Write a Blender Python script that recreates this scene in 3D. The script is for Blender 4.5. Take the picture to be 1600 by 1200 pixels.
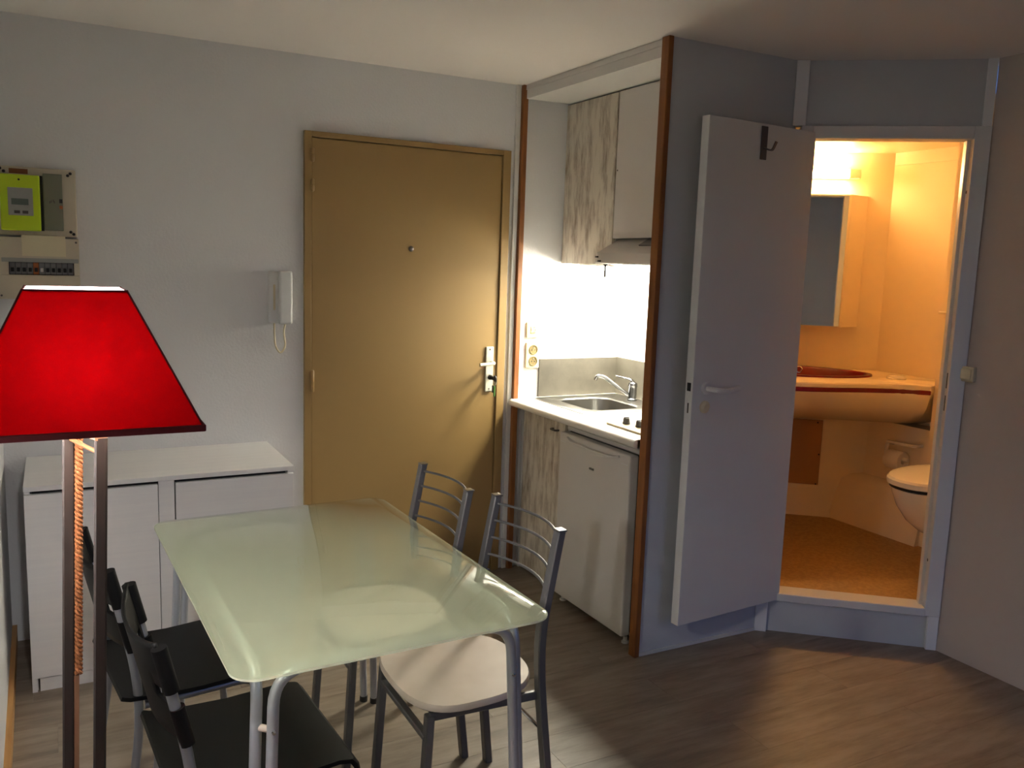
import bpy, bmesh, math, random
from mathutils import Vector, Matrix
random.seed(7)
for o in list(bpy.data.objects): bpy.data.objects.remove(o)
SC = bpy.context.scene
COL = SC.collection
PI = math.pi

# ------------------------------------------------------------------ camera, world, exposure
cam_data = bpy.data.cameras.new('camera'); cam = bpy.data.objects.new('camera', cam_data); COL.objects.link(cam)
cam.location = (-2.08379, -3.85858, 1.59471)
cam.rotation_euler = (math.radians(81.947), math.radians(-1.925), math.radians(-27.941))
cam_data.sensor_width = 36; cam_data.lens = 1346.8 / 1600 * 36; cam_data.clip_start = 0.02
SC.camera = cam
SC.view_settings.view_transform = 'Standard'; SC.view_settings.look = 'None'
SC.view_settings.gamma = 1.0; SC.view_settings.use_curve_mapping = False
SC.view_settings.exposure = 2.0

W = bpy.data.worlds.new('dusk_sky'); SC.world = W; W.use_nodes = True
nt = W.node_tree; nt.nodes.clear()
wo = nt.nodes.new('ShaderNodeOutputWorld'); bg = nt.nodes.new('ShaderNodeBackground')
tc = nt.nodes.new('ShaderNodeTexCoord'); sp = nt.nodes.new('ShaderNodeSeparateXYZ'); cr = nt.nodes.new('ShaderNodeValToRGB')
nt.links.new(tc.outputs['Generated'], sp.inputs[0]); nt.links.new(sp.outputs['Z'], cr.inputs[0])
cr.color_ramp.elements[0].position = 0.0; cr.color_ramp.elements[0].color = (.02, .035, .07, 1)
cr.color_ramp.elements[1].position = 0.06; cr.color_ramp.elements[1].color = (.12, .28, .78, 1)
nt.links.new(cr.outputs[0], bg.inputs[0]); bg.inputs[1].default_value = 0.30
nt.links.new(bg.outputs[0], wo.inputs[0])

# daylight enters through the window of the rear wall: a portal over that opening
WIN = (-0.50, 1.08, 0.05, 2.15); REAR = -4.75
pl = bpy.data.lights.new('window_portal', 'AREA'); pl.shape = 'RECTANGLE'; pl.size = WIN[1]-WIN[0]; pl.size_y = WIN[3]-WIN[2]
pl.cycles.is_portal = True
po = bpy.data.objects.new('window_portal', pl); COL.objects.link(po)
po.location = ((WIN[0]+WIN[1])/2, REAR, (WIN[2]+WIN[3])/2); po.rotation_euler = (-PI/2+PI, 0, 0)
HOOD_POWER = 48.0; BATH_POWER = 48.0; BULB_POWER = 142.0

# ------------------------------------------------------------------ materials
def lin(c):
    f = lambda v: (v/255/12.92) if v/255 <= .04045 else ((v/255+.055)/1.055)**2.4
    return (f(c[0]), f(c[1]), f(c[2]), 1)
MATS = {}
def mat(name, rgb, rough=.5, metal=0, noise=None, bump=None, coat=0, spec=None, trans=0, ior=None, vary=0):
    """rgb in sRGB 0-255. noise=(scale xyz, rgb2, detail, lo, hi) mixes a second colour; bump=(scale, strength, distance)"""
    m = bpy.data.materials.new(name); m.use_nodes = True; t = m.node_tree; b = t.nodes['Principled BSDF']
    b.inputs['Base Color'].default_value = lin(rgb); b.inputs['Roughness'].default_value = rough; b.inputs['Metallic'].default_value = metal
    if coat: b.inputs['Coat Weight'].default_value = coat; b.inputs['Coat Roughness'].default_value = .03
    if spec is not None: b.inputs['Specular IOR Level'].default_value = spec
    if trans: b.inputs['Transmission Weight'].default_value = trans
    if ior: b.inputs['IOR'].default_value = ior
    tcn = t.nodes.new('ShaderNodeTexCoord'); src = tcn.outputs['Object']
    if vary:
        oi = t.nodes.new('ShaderNodeObjectInfo'); ml = t.nodes.new('ShaderNodeVectorMath'); ml.operation = 'SCALE'
        cx = t.nodes.new('ShaderNodeCombineXYZ')
        for i in range(3): t.links.new(oi.outputs['Random'], cx.inputs[i])
        t.links.new(cx.outputs[0], ml.inputs[0]); ml.inputs['Scale'].default_value = 37
        ad = t.nodes.new('ShaderNodeVectorMath'); t.links.new(src, ad.inputs[0]); t.links.new(ml.outputs[0], ad.inputs[1]); src = ad.outputs[0]
    if noise:
        sc, rgb2, det, lo, hi = noise
        mp = t.nodes.new('ShaderNodeMapping'); mp.inputs['Scale'].default_value = sc
        n = t.nodes.new('ShaderNodeTexNoise'); n.inputs['Scale'].default_value = 1; n.inputs['Detail'].default_value = det; n.inputs['Roughness'].default_value = .65
        r = t.nodes.new('ShaderNodeValToRGB')
        r.color_ramp.elements[0].position = lo; r.color_ramp.elements[0].color = lin(rgb2)
        r.color_ramp.elements[1].position = hi; r.color_ramp.elements[1].color = lin(rgb)
        t.links.new(src, mp.inputs[0]); t.links.new(mp.outputs[0], n.inputs['Vector']); t.links.new(n.outputs['Fac'], r.inputs[0])
        out = r.outputs[0]
        if vary:
            hs = t.nodes.new('ShaderNodeHueSaturation'); mr = t.nodes.new('ShaderNodeMapRange')
            mr.inputs['To Min'].default_value = 1-vary; mr.inputs['To Max'].default_value = 1+vary
            t.links.new(oi.outputs['Random'], mr.inputs[0]); t.links.new(mr.outputs[0], hs.inputs['Value']); t.links.new(out, hs.inputs['Color']); out = hs.outputs[0]
        t.links.new(out, b.inputs['Base Color'])
    if bump:
        n2 = t.nodes.new('ShaderNodeTexNoise'); n2.inputs['Scale'].default_value = bump[0]; n2.inputs['Detail'].default_value = 3
        bp = t.nodes.new('ShaderNodeBump'); bp.inputs['Strength'].default_value = bump[1]; bp.inputs['Distance'].default_value = bump[2]
        t.links.new(src, n2.inputs['Vector']); t.links.new(n2.outputs['Fac'], bp.inputs['Height']); t.links.new(bp.outputs[0], b.inputs['Normal'])
    MATS[name] = m; return m
def emit(name, rgb_lin, strength):
    m = bpy.data.materials.new(name); m.use_nodes = True; t = m.node_tree; t.nodes.clear()
    o = t.nodes.new('ShaderNodeOutputMaterial'); e = t.nodes.new('ShaderNodeEmission')
    e.inputs[0].default_value = (*rgb_lin, 1); e.inputs[1].default_value = strength; t.links.new(e.outputs[0], o.inputs[0])
    MATS[name] = m; return m
def fabric(name, rgb, transl, amount):
    m = bpy.data.materials.new(name); m.use_nodes = True; t = m.node_tree; t.nodes.clear()
    o = t.nodes.new('ShaderNodeOutputMaterial'); d = t.nodes.new('ShaderNodeBsdfDiffuse'); tr = t.nodes.new('ShaderNodeBsdfTranslucent'); mx = t.nodes.new('ShaderNodeMixShader')
    d.inputs[0].default_value = lin(rgb); tr.inputs[0].default_value = lin(transl); mx.inputs[0].default_value = amount
    tcn = t.nodes.new('ShaderNodeTexCoord'); n = t.nodes.new('ShaderNodeTexNoise'); n.inputs['Scale'].default_value = 22; n.inputs['Detail'].default_value = 5
    mix = t.nodes.new('ShaderNodeMixRGB'); mix.blend_type = 'MULTIPLY'; mix.inputs[0].default_value = .35; mix.inputs[1].default_value = lin(transl)
    t.links.new(tcn.outputs['Object'], n.inputs['Vector']); t.links.new(n.outputs['Fac'], mix.inputs[2]); t.links.new(mix.outputs[0], tr.inputs[0])
    t.links.new(d.outputs[0], mx.inputs[1]); t.links.new(tr.outputs[0], mx.inputs[2]); t.links.new(mx.outputs[0], o.inputs[0])
    MATS[name] = m; return m

mat('wall_paint', (220, 219, 220), .85, bump=(90, .35, .004))
mat('wall_right_paint', (196, 184, 174), .9, bump=(120, .25, .003))
mat('ceiling_paint', (230, 224, 219), .9, bump=(140, .2, .002))
mat('cabin_panel', (200, 202, 204), .55, bump=(220, .08, .001))
mat('post_white', (236, 236, 236), .7)
mat('white_gloss', (222, 222, 220), .35)
mat('white_matt', (214, 212, 208), .55)
mat('entrance_paint', (150, 121, 74), .42, bump=(160, .06, .001))
mat('orange_wood', (146, 90, 40), .45, noise=((30, 30, 2.5), (118, 68, 27), 4, .35, .65))
mat('plank_wood', (148, 134, 118), .45, noise=((3.0, 17, 6), (112, 99, 86), 10, .32, .62), vary=.03)
mat('subfloor', (40, 34, 30), .8)
mat('baseboard_wood', (196, 150, 92), .5, noise=((30, 2, 30), (170, 122, 68), 4, .35, .65))
mat('whitewashed_wood', (214, 206, 190), .55, noise=((24, 24, 5.5), (148, 131, 114), 12, .33, .56))
mat('cabinet_white', (228, 226, 224), .4, noise=((1.5, 40, 90), (224, 222, 221), 5, .35, .6))
mat('worktop_white', (232, 228, 220), .35)
mat('splash_grey', (86, 81, 71), .55, noise=((9, 9, 9), (75, 70, 61), 6, .35, .65))
mat('steel', (138, 136, 132), .30, 1)
mat('chrome', (225, 225, 225), .08, 1)
mat('tap_chrome', (150, 150, 153), .14, 1)
mat('black_gap', (14, 13, 12), .6)
mat('dark_plastic', (34, 32, 30), .45)
mat('hob_cream', (160, 142, 106), .4)
mat('knob_grey', (70, 64, 60), .4)
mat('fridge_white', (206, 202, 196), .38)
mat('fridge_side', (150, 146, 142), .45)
mat('grey_print', (92, 86, 80), .5)
mat('hood_white', (214, 208, 202), .4)
mat('hood_grey', (112, 106, 104), .4)
mat('chair_grey_metal', (106, 104, 105), .38, .4)
mat('table_silver', (186, 189, 195), .33, .45)
mat('chair_silver', (168, 172, 180), .36, .8)
mat('black_plastic', (9, 8, 8), .55, spec=.2, bump=(300, .08, .0006))
mat('seat_laminate', (224, 208, 196), .42, noise=((5, 5, 5), (214, 196, 182), 3, .3, .7))
mat('lamp_wood', (50, 38, 32), .5, noise=((40, 40, 4), (36, 27, 22), 4, .35, .65))
mat('lamp_wood_bare_lit', (136, 96, 68), .6)  # bare wood, with the lamp's light put into its brown
mat('rope', (140, 84, 42), .8)
mat('bath_plastic', (238, 218, 184), .38, bump=(120, .12, .001))
mat('bath_smooth', (240, 222, 192), .22)
mat('bath_floor', (178, 142, 84), .55, noise=((60, 60, 60), (160, 124, 70), 2, .4, .6))
mat('bath_hatch', (170, 124, 76), .5)
mat('red_plastic', (112, 2, 16), .25)
mat('porcelain', (240, 232, 220), .12)
mat('paper', (240, 230, 216), .9)
mat('mirror', (210, 215, 220), .015, 1)
mat('cream_plastic', (214, 202, 170), .4)
mat('socket_cream', (192, 180, 142), .45)
mat('socket_shadow', (120, 104, 66), .5)
mat('lime_plastic', (186, 212, 22), .45)
mat('meter_grey', (150, 150, 146), .5)
mat('panel_beige', (196, 184, 164), .5)
mat('panel_glass', (120, 122, 104), .3)
mat('brown_label', (126, 74, 34), .6)
mat('display', (86, 98, 92), .3)
mat('breaker', (118, 118, 120), .5)
mat('orange_plastic', (168, 92, 40), .5)
mat('key_green', (96, 150, 70), .5)
mat('alu_plate', (206, 204, 190), .35, .5)
mat('hook_metal', (96, 92, 92), .45, .6)
mat('shade_trim', (92, 6, 14), .8)
mat('bulb_socket', (230, 225, 215), .5)
fabric('shade_red', (150, 4, 14), (232, 8, 16), .062)
fabric('shade_lining', (235, 228, 220), (235, 226, 214), .45)
# table glass: a clear glossy upper face over an etched lower face
def glass_face(name, rgb, etched):
    m = bpy.data.materials.new(name); m.use_nodes = True; t = m.node_tree; t.nodes.clear(); N = t.nodes.new; K = t.links.new
    o = N('ShaderNodeOutputMaterial'); tp_ = N('ShaderNodeBsdfTransparent'); mx = N('ShaderNodeMixShader')
    if not etched:
        tp_.inputs[0].default_value = (.90, .95, .86, 1)
        gl = N('ShaderNodeBsdfGlossy'); gl.inputs['Roughness'].default_value = .035; fr_ = N('ShaderNodeFresnel'); fr_.inputs[0].default_value = 1.45
        ge = N('ShaderNodeNewGeometry'); iv = N('ShaderNodeMath'); iv.operation = 'SUBTRACT'; iv.inputs[0].default_value = 1; ml = N('ShaderNodeMath'); ml.operation = 'MULTIPLY'
        K(ge.outputs['Backfacing'], iv.inputs[1]); K(iv.outputs[0], ml.inputs[0]); K(fr_.outputs[0], ml.inputs[1])
        K(ml.outputs[0], mx.inputs[0]); K(tp_.outputs[0], mx.inputs[1]); K(gl.outputs[0], mx.inputs[2])
    else:
        tp_.inputs[0].default_value = (.93, .97, .92, 1)
        d = N('ShaderNodeBsdfDiffuse'); tl = N('ShaderNodeBsdfTranslucent'); m1 = N('ShaderNodeMixShader'); rf = N('ShaderNodeBsdfRefraction'); m2 = N('ShaderNodeMixShader')
        d.inputs[0].default_value = lin(rgb); tl.inputs[0].default_value = lin(rgb); m1.inputs[0].default_value = .30
        rf.inputs['Roughness'].default_value = .55; rf.inputs['IOR'].default_value = 1.2; rf.inputs[0].default_value = (.95, 1, .94, 1)
        m2.inputs[0].default_value = .10; mx.inputs[0].default_value = .40
        K(d.outputs[0], m1.inputs[1]); K(tl.outputs[0], m1.inputs[2]); K(m1.outputs[0], m2.inputs[1]); K(rf.outputs[0], m2.inputs[2])
        K(m2.outputs[0], mx.inputs[1]); K(tp_.outputs[0], mx.inputs[2])
    K(mx.outputs[0], o.inputs[0]); MATS[name] = m; return m
glass_face('glass_clear', (255, 255, 255), False); glass_face('glass_etched', (246, 245, 226), True)

# ------------------------------------------------------------------ mesh helpers
def box(bm, x0, x1, y0, y1, z0, z1, bev=0, seg=2):
    r = bmesh.ops.create_cube(bm, size=1)
    vs = r['verts']
    bmesh.ops.scale(bm, vec=(abs(x1-x0), abs(y1-y0), abs(z1-z0)), verts=vs)
    bmesh.ops.translate(bm, vec=((x0+x1)/2, (y0+y1)/2, (z0+z1)/2), verts=vs)
    if bev:
        es = list({e for v in vs for e in v.link_edges})
        bmesh.ops.bevel(bm, geom=es, offset=bev, segments=seg, affect='EDGES', profile=.5)
def loft(bm, rings, cap0=True, cap1=True, closed=True):
    R = [[bm.verts.new(p) for p in r] for r in rings]
    n = len(R[0])
    for a, b in zip(R, R[1:]):
        for i in range(n if closed else n-1):
            j = (i+1) % n; bm.faces.new((a[i], a[j], b[j], b[i]))
    if cap0 and closed: bm.faces.new(list(reversed(R[0])))
    if cap1 and closed: bm.faces.new(R[-1])
    return R
def prism(bm, poly, a0, a1, axis='Z'):
    """extrude a 2-D polygon. axis Z: poly=(x,y); axis Y: poly=(x,z); axis X: poly=(y,z)"""
    f = {'Z': lambda p, a: (p[0], p[1], a), 'Y': lambda p, a: (p[0], a, p[1]), 'X': lambda p, a: (a, p[0], p[1])}[axis]
    loft(bm, [[f(p, a0) for p in poly], [f(p, a1) for p in poly]])
def fillet(pts, rad, n=6):
    pts = [Vector(p) for p in pts]; out = [pts[0]]
    for a, b, c in zip(pts, pts[1:], pts[2:]):
        u = (a-b); w = (c-b); r = min(rad, u.length*.49, w.length*.49)
        p0 = b+u.normalized()*r; p1 = b+w.normalized()*r
        for k in range(n+1):
            t = k/n; out.append(p0*(1-t)**2+b*2*t*(1-t)+p1*t*t)
    out.append(pts[-1]); return out
def sweep(bm, pts, prof, ref=None, closed=False):
    pts = [Vector(p) for p in pts]; rings = []; up = None
    for i, p in enumerate(pts):
        if closed: t = (pts[(i+1) % len(pts)]-pts[i-1]).normalized()
        else: t = (pts[min(i+1, len(pts)-1)]-pts[max(i-1, 0)]).normalized()
        if ref is not None: side = t.cross(Vector(ref)).normalized()
        else:
            if up is None: up = Vector((0, 0, 1)) if abs(t.z) < .9 else Vector((1, 0, 0))
            side = t.cross(up).normalized()
        u2 = side.cross(t).normalized(); up = u2
        rings.append([p+side*a+u2*b for a, b in prof])
    if closed: rings.append(rings[0]); loft(bm, rings, False, False)
    else: loft(bm, rings)
def circ(r, n=12): return [(r*math.cos(2*PI*k/n), r*math.sin(2*PI*k/n)) for k in range(n)]
def rect(w, h, c=.0):
    w /= 2; h /= 2
    if not c: return [(-w, -h), (w, -h), (w, h), (-w, h)]
    return [(-w+c, -h), (w-c, -h), (w, -h+c), (w, h-c), (w-c, h), (-w+c, h), (-w, h-c), (-w, -h+c)]
def tube(bm, pts, r, n=12, closed=False): sweep(bm, pts, circ(r, n), closed=closed)
def lathe(bm, prof, c=(0, 0, 0), n=24, axis='Z'):
    rings = []
    for r, h in prof:
        ring = []
        for k in range(n):
            a = 2*PI*k/n; x, y = r*math.cos(a), r*math.sin(a)
            v = {'Z': (x, y, h), 'X': (h, x, y), 'Y': (y, h, x)}[axis]
            ring.append((c[0]+v[0], c[1]+v[1], c[2]+v[2]))
        rings.append(ring)
    loft(bm, rings)
def rrect(cx, cy, hx, hy, r, n=6):
    out = []
    for sx, sy, a0 in ((1, 1, 0), (-1, 1, PI/2), (-1, -1, PI), (1, -1, 3*PI/2)):
        for k in range(n+1):
            a = a0+PI/2*k/n; out.append((cx+sx*(hx-r)+r*math.cos(a), cy+sy*(hy-r)+r*math.sin(a)))
    return out
def B(): return bmesh.new()
def bx(*a, **k): b = B(); box(b, *a, **k); return b
def boxes(lst, bev=0):
    b = B()
    for l in lst: box(b, *l, bev=bev)
    return b
def tb(pts, r, n=12): b = B(); tube(b, pts, r, n); return b
def sw(pts, prof, ref=None): b = B(); sweep(b, pts, prof, ref); return b
def lt(prof, c=(0, 0, 0), n=24, axis='Z'): b = B(); lathe(b, prof, c, n, axis); return b
def pr(poly, a0, a1, axis='Z'): b = B(); prism(b, poly, a0, a1, axis); return b

def mk(name, bm, m, parent=None, smooth=False, off=None, label=None):
    """link a bmesh as one mesh object; off is subtracted from its coordinates (the parent's base)"""
    if off is None and parent is not None and 'base' in parent: off = None
    if parent is not None and parent.name in BASE: off = BASE[parent.name]
    if off is not None: bmesh.ops.translate(bm, vec=-Vector(off), verts=bm.verts)
    bmesh.ops.recalc_face_normals(bm, faces=bm.faces)
    if smooth:
        for f in bm.faces: f.smooth = True
        for e in bm.edges:
            if len(e.link_faces) == 2 and e.calc_face_angle(0) > math.radians(38): e.smooth = False
    me = bpy.data.meshes.new(name); bm.to_mesh(me); bm.free()
    me.materials.append(MATS[m] if isinstance(m, str) else m)
    o = bpy.data.objects.new(name, me); COL.objects.link(o)
    if parent is not None:
        o.parent = parent
        if parent.name in BASE: BASE[o.name] = BASE[parent.name]
    if label: o['label'] = label
    return o
BASE = {}
def tag(o, label, cat, group=None):
    o['label'] = label; o['category'] = cat
    if group: o['group'] = group
    return o
def thing(name, label, cat, loc=(0, 0, 0), rz=0, group=None, world=True):
    """an Empty at the thing's base; with world=True the parts are given in world coordinates"""
    o = bpy.data.objects.new(name, None); o.empty_display_size = .05; COL.objects.link(o)
    o.location = loc; o.rotation_euler = (0, 0, rz); tag(o, label, cat, group)
    if world: BASE[o.name] = Vector(loc)
    return o
def struct(name, bm, m, label=None, parent=None, **k):
    o = mk(name, bm, m, parent, **k); o['kind'] = 'structure'
    if label: o['label'] = label
    return o
def structe(name, label, loc=(0, 0, 0), rz=0, world=True):
    o = bpy.data.objects.new(name, None); COL.objects.link(o); o.location = loc; o.rotation_euler = (0, 0, rz)
    o['kind'] = 'structure'; o['label'] = label
    if world: BASE[o.name] = Vector(loc)
    return o
def dup(root, loc, rz, label):
    r = root.copy(); COL.objects.link(r); r.location = loc; r.rotation_euler = (0, 0, rz); r['label'] = label
    for ch in list(root.children):
        c = ch.copy(); COL.objects.link(c); c.parent = r
        for gch in list(ch.children):
            d = gch.copy(); COL.objects.link(d); d.parent = c
    return r

# ------------------------------------------------------------------ setting: the room
H = 2.45
fl = struct('floor', bx(-2.40, 1.30, REAR-.1, .0, -.05, -.012), 'subfloor', 'grey-brown wood laminate floor of the room')
PW, PL = .19, 1.28
row = 0; y = 0.0
while y > REAR:
    y1 = max(y-PW, REAR); x = -2.27-((row*.47) % 1)*PL
    while x < 1.225:
        xa, xb = max(x, -2.268), min(x+PL, 1.226)
        if y1 > -1.15: xb = min(xb, .648)
        if xb-xa > .02:
            p = mk('plank', bx(-(xb-xa)/2+.0002, (xb-xa)/2-.0002, -(y-y1)/2+.0002, (y-y1)/2-.0002, -.012, 0, bev=.0006, seg=1), 'plank_wood', fl)
            p.location = ((xa+xb)/2, (y+y1)/2, 0)
        x += PL
    y = y1; row += 1
struct('ceiling', bx(-2.45, 1.35, REAR-.15, .12, H, H+.1), 'ceiling_paint', 'white painted ceiling of the room')
# left wall leans in a little towards the camera
def lw(y): return -2.273+.012*abs(y)
struct('wall_left', pr([(lw(0), .1), (lw(REAR), REAR-.1), (-2.45, REAR-.1), (-2.45, .1)], -.05, H), 'wall_paint', 'white wall at the left edge of the photo')
struct('baseboard_left', pr([(lw(0), 0), (lw(REAR), REAR), (lw(REAR)+.018, REAR), (lw(0)+.018, 0)], 0, .07), 'baseboard_wood', 'pale wooden baseboard along the left wall')
struct('wall_back', boxes([(-2.45, -1.088, 0, .12, -.05, H), (-1.088, -.071, 0, .12, 2.132, H), (-.071, .75, 0, .12, -.05, H)]), 'wall_paint', 'white textured wall around the brown entrance door')
struct('wall_right', bx(1.229, 1.34, REAR-.1, -1.63, -.05, H), 'wall_right_paint', 'rough greyish wall at the right edge of the photo')
struct('wall_rear', boxes([(-2.45, WIN[0], REAR-.1, REAR, -.05, H), (WIN[1], 1.34, REAR-.1, REAR, -.05, H), (WIN[0], WIN[1], REAR-.1, REAR, WIN[3], H), (WIN[0], WIN[1], REAR-.1, REAR, -.05, WIN[2])]), 'wall_paint', 'white wall with the window, behind the viewer')
w1 = structe('window_1', 'white window frame in the wall behind the viewer', ((WIN[0]+WIN[1])/2, REAR-.05, WIN[2]))
fx = WIN[0]; fX = WIN[1]
mk('window_frame', boxes([(fx, fx+.06, REAR-.08, REAR-.02, WIN[2], WIN[3]), (fX-.06, fX, REAR-.08, REAR-.02, WIN[2], WIN[3]), (fx+.06, fX-.06, REAR-.08, REAR-.02, WIN[3]-.06, WIN[3]), (fx+.06, fX-.06, REAR-.08, REAR-.02, WIN[2], WIN[2]+.06), ((fx+fX)/2-.04, (fx+fX)/2+.04, REAR-.08, REAR-.02, WIN[2]+.06, WIN[3]-.06)]), 'white_gloss', w1)

# ------------------------------------------------------------------ kitchen alcove shell
struct('wall_kitchen_rear', bx(.63, .70, -1.10, 0, 0, H), 'wall_paint', 'white rear wall of the kitchen alcove')
struct('wall_bathroom_front', bx(.0, .655, -1.149, -1.105, 0, H), 'cabin_panel', 'grey panel of the bathroom cabin behind the open white door')
struct('ceiling_kitchen', bx(.022, .63, -1.105, -.001, 2.392, H-.001), 'white_matt', 'white soffit above the kitchen wall cabinets')
struct('trim_3', boxes([(-.004, .022, -1.118, -.036, 2.384, H-.001), (-.008, .0, -1.118, -.036, 2.425, H-.001)]), 'white_matt', 'white header board above the kitchen opening')
struct('trim_1', bx(-.022, .006, -.036, -.001, 0, H-.001, bev=.003), 'orange_wood', 'orange-brown wooden corner trim between entrance door and kitchen')
struct('trim_2', bx(-.024, .0, -1.162, -1.118, 0, H-.001, bev=.003), 'orange_wood', 'orange-brown wooden corner trim between kitchen and bathroom door')
struct('trim_4', bx(-.047, -.0225, -.016, -.0005, 0, H-.001, bev=.002), 'white_matt', 'white batten between entrance door frame and wooden trim')

struct('baseboard_front', bx(.001, .645, -1.156, -1.1495, 0, .014), 'white_matt', 'thin pale strip at the foot of the grey cabin panel')

# ------------------------------------------------------------------ entrance door
d1 = structe('door_1', 'closed olive-brown entrance door', (-.58, 0, 0))
mk('frame', boxes([(-1.088, -1.057, -.022, .1, 0, 2.132), (-.113, -.071, -.022, .1, 0, 2.132), (-1.057, -.113, -.022, .1, 2.108, 2.132)], bev=.002), 'entrance_paint', d1)
mk('leaf', bx(-1.0545, -.1155, -.012, .035, .006, 2.105, bev=.003), 'entrance_paint', d1)
mk('rebate', bx(-1.057, -.113, .036, .09, 0, 2.108), 'black_gap', d1)
for z, hh in ((2.03, .05), (1.90, .045), (1.03, .09)):
    mk('hinge', lt([(.004, z-hh/2-.006), (.0085, z-hh/2), (.0085, z-.002), (.0065, z), (.0085, z+.002), (.0085, z+hh/2), (.004, z+hh/2+.006)], (-1.054, -.026, 0), 12), 'entrance_paint', d1, smooth=True)
mk('peephole', lt([(.0, -.024), (.006, -.023), (.011, -.018), (.013, -.012)], (-.582, 0, 1.64), 16, 'Y'), 'steel', d1, smooth=True)
hp = mk('handle_plate', bx(-.178, -.134, -.022, -.012, .945, 1.172, bev=.004), 'alu_plate', d1, label='pale metal handle plate')
for z in (1.158, .960): mk('screw', lt([(.0, -.0255), (.004, -.0245), (.0045, -.021)], (-.156, 0, z), 10, 'Y'), 'steel', hp)
h = mk('handle', sw(fillet([(-.149, -.018, 1.093), (-.149, -.068, 1.093), (-.235, -.072, 1.088)], .02), circ(.009, 10)), 'alu_plate', d1, smooth=True, label='pale metal lever handle')
mk('lock_cylinder', lt([(.0, -.036), (.010, -.036), (.013, -.031), (.013, -.02)], (-.152, 0, 1.018), 16, 'Y'), 'dark_plastic', d1, smooth=True)
kr = thing('key_bunch', 'keys with green tag hanging from the entrance door lock', 'keys', (-.152, -.05, .99))
b = B(); box(b, -.155, -.149, -.072, -.0365, 1.008, 1.026, bev=.001); lathe(b, [(.004, -.004), (.016, -.003), (.016, .003), (.004, .004)], (-.152, -.078, 1.018), 14, 'X')
mk('key', b, 'dark_plastic', kr)
mk('ring', tb([(-.152+.003*math.sin(a), -.080+.013*math.cos(a), 1.000+.017*math.sin(a)) for a in [2*PI*k/16 for k in range(17)]], .0016, 6), 'chrome', kr, smooth=True)
b = B(); box(b, -.160, -.152, -.086, -.076, .928, .982, bev=.003); mk('tag', b, 'key_green', kr, label='green plastic key tag')
b = B(); box(b, -.166, -.161, -.082, -.072, .948, .985, bev=.002); mk('spare_key', b, 'dark_plastic', kr)

# ------------------------------------------------------------------ bathroom cabin front (diagonal wall)
AX, AY = .649, -1.149
TX, TY = .7723529, -.63519367
ANG = math.atan2(TY, TX)
def dloc(s, y, z=0): return (AX+TX*s-TY*y, AY+TY*s+TX*y, z)
def dput(o): o.location = (AX, AY, 0); o.rotation_euler = (0, 0, ANG); return o
def dstruct(name, bm, m, label): return dput(struct(name, bm, m, label))
dstruct('trim_5', boxes([(-.006, .045, -.012, .035, 0, .155), (-.006, .045, -.012, .035, 2.19, H-.001)], bev=.002), 'post_white', 'pale corner post left of the bathroom doorway')
dstruct('trim_6', boxes([(.708, .751, -.012, .03, 0, .150), (.716, .751, -.010, .03, 2.19, H-.001)], bev=.002), 'post_white', 'pale corner post right of the bathroom doorway')
dstruct('wall_bathroom_sill', bx(.045, .708, .010, .05, 0, .150), 'cabin_panel', 'pale panel under the bathroom doorway')
dstruct('wall_bathroom_header', bx(.045, .716, .004, .05, 2.19, H-.001), 'cabin_panel', 'grey panel above the bathroom doorway')
df = dput(structe('door_frame', 'white frame of the bathroom doorway', world=False))
mk('jamb', bx(.030, .078, -.014, .075, .150, 2.19, bev=.003), 'white_gloss', df)
rj = mk('jamb', boxes([(.690, .752, -.014, .045, .150, 2.19), (.676, .712, .03, .075, .150, 2.19)], bev=.003), 'white_gloss', df)
for z in (1.17, 1.075): mk('strike_plate', bx(.6895, .6925, .006, .02, z-.035, z+.03, bev=.001), 'dark_plastic', rj)
for z in (1.935, .39): mk('screw', lt([(.0, .002), (.007, .001), (.007, .0)], (.6895, .02, z), 10, 'X'), 'dark_plastic', rj)
mk('head', bx(.078, .690, -.014, .075, 2.139, 2.19, bev=.003), 'white_gloss', df)
mk('sill', bx(.046, .690, -.020, .085, .150, .186, bev=.004), 'white_gloss', df)

# open bathroom door
d2 = bpy.data.objects.new('door_2', None); COL.objects.link(d2); d2['kind'] = 'structure'; d2['label'] = 'white bathroom door standing wide open'
d2.location = (.712, -1.214, .156); d2.rotation_euler = (0, 0, math.atan2(-.048, -.604))
lf = mk('leaf', bx(0, .606, -.040, 0, 0, 2.008, bev=.002), 'white_gloss', d2)
mk('latch_hole', bx(.6055, .6075, -.030, -.010, .962, .995, bev=.0008), 'black_gap', lf)
mk('slot', bx(.6055, .607, -.023, -.016, .875, .915), 'knob_grey', lf)
b = B(); lathe(b, [(.026, 0), (.026, .006), (.022, .010), (.010, .011)], (.535, 0, .972), 20, 'Y')
sweep(b, fillet([(.535, .008, .972), (.535, .052, .972), (.47, .056, .966), (.40, .046, .974)], .02), circ(.0105, 10))
mk('handle', b, 'white_gloss', d2, smooth=True, label='white plastic lever handle')
mk('lock_rose', lt([(.0, .013), (.012, .013), (.015, .009), (.025, .006), (.025, 0)], (.538, 0, .898), 20, 'Y'), 'cream_plastic', d2, smooth=True)
b = B(); lathe(b, [(.026, -.04), (.026, -.046), (.010, -.05)], (.535, 0, .972), 16, 'Y'); sweep(b, fillet([(.535, -.045, .972), (.535, -.06, .972), (.44, -.06, .972)], .012), circ(.009, 8))
mk('handle_reverse', b, 'white_gloss', d2, smooth=True)
b = B(); box(b, .290, .325, 0, .004, 1.870, 1.998, bev=.0015)
sweep(b, fillet([(.307, .003, 1.915), (.307, .045, 1.900), (.300, .058, 1.935)], .012), rect(.014, .005), None)
mk('coat_hook', b, 'hook_metal', d2, label='grey metal coat hook')

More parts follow.
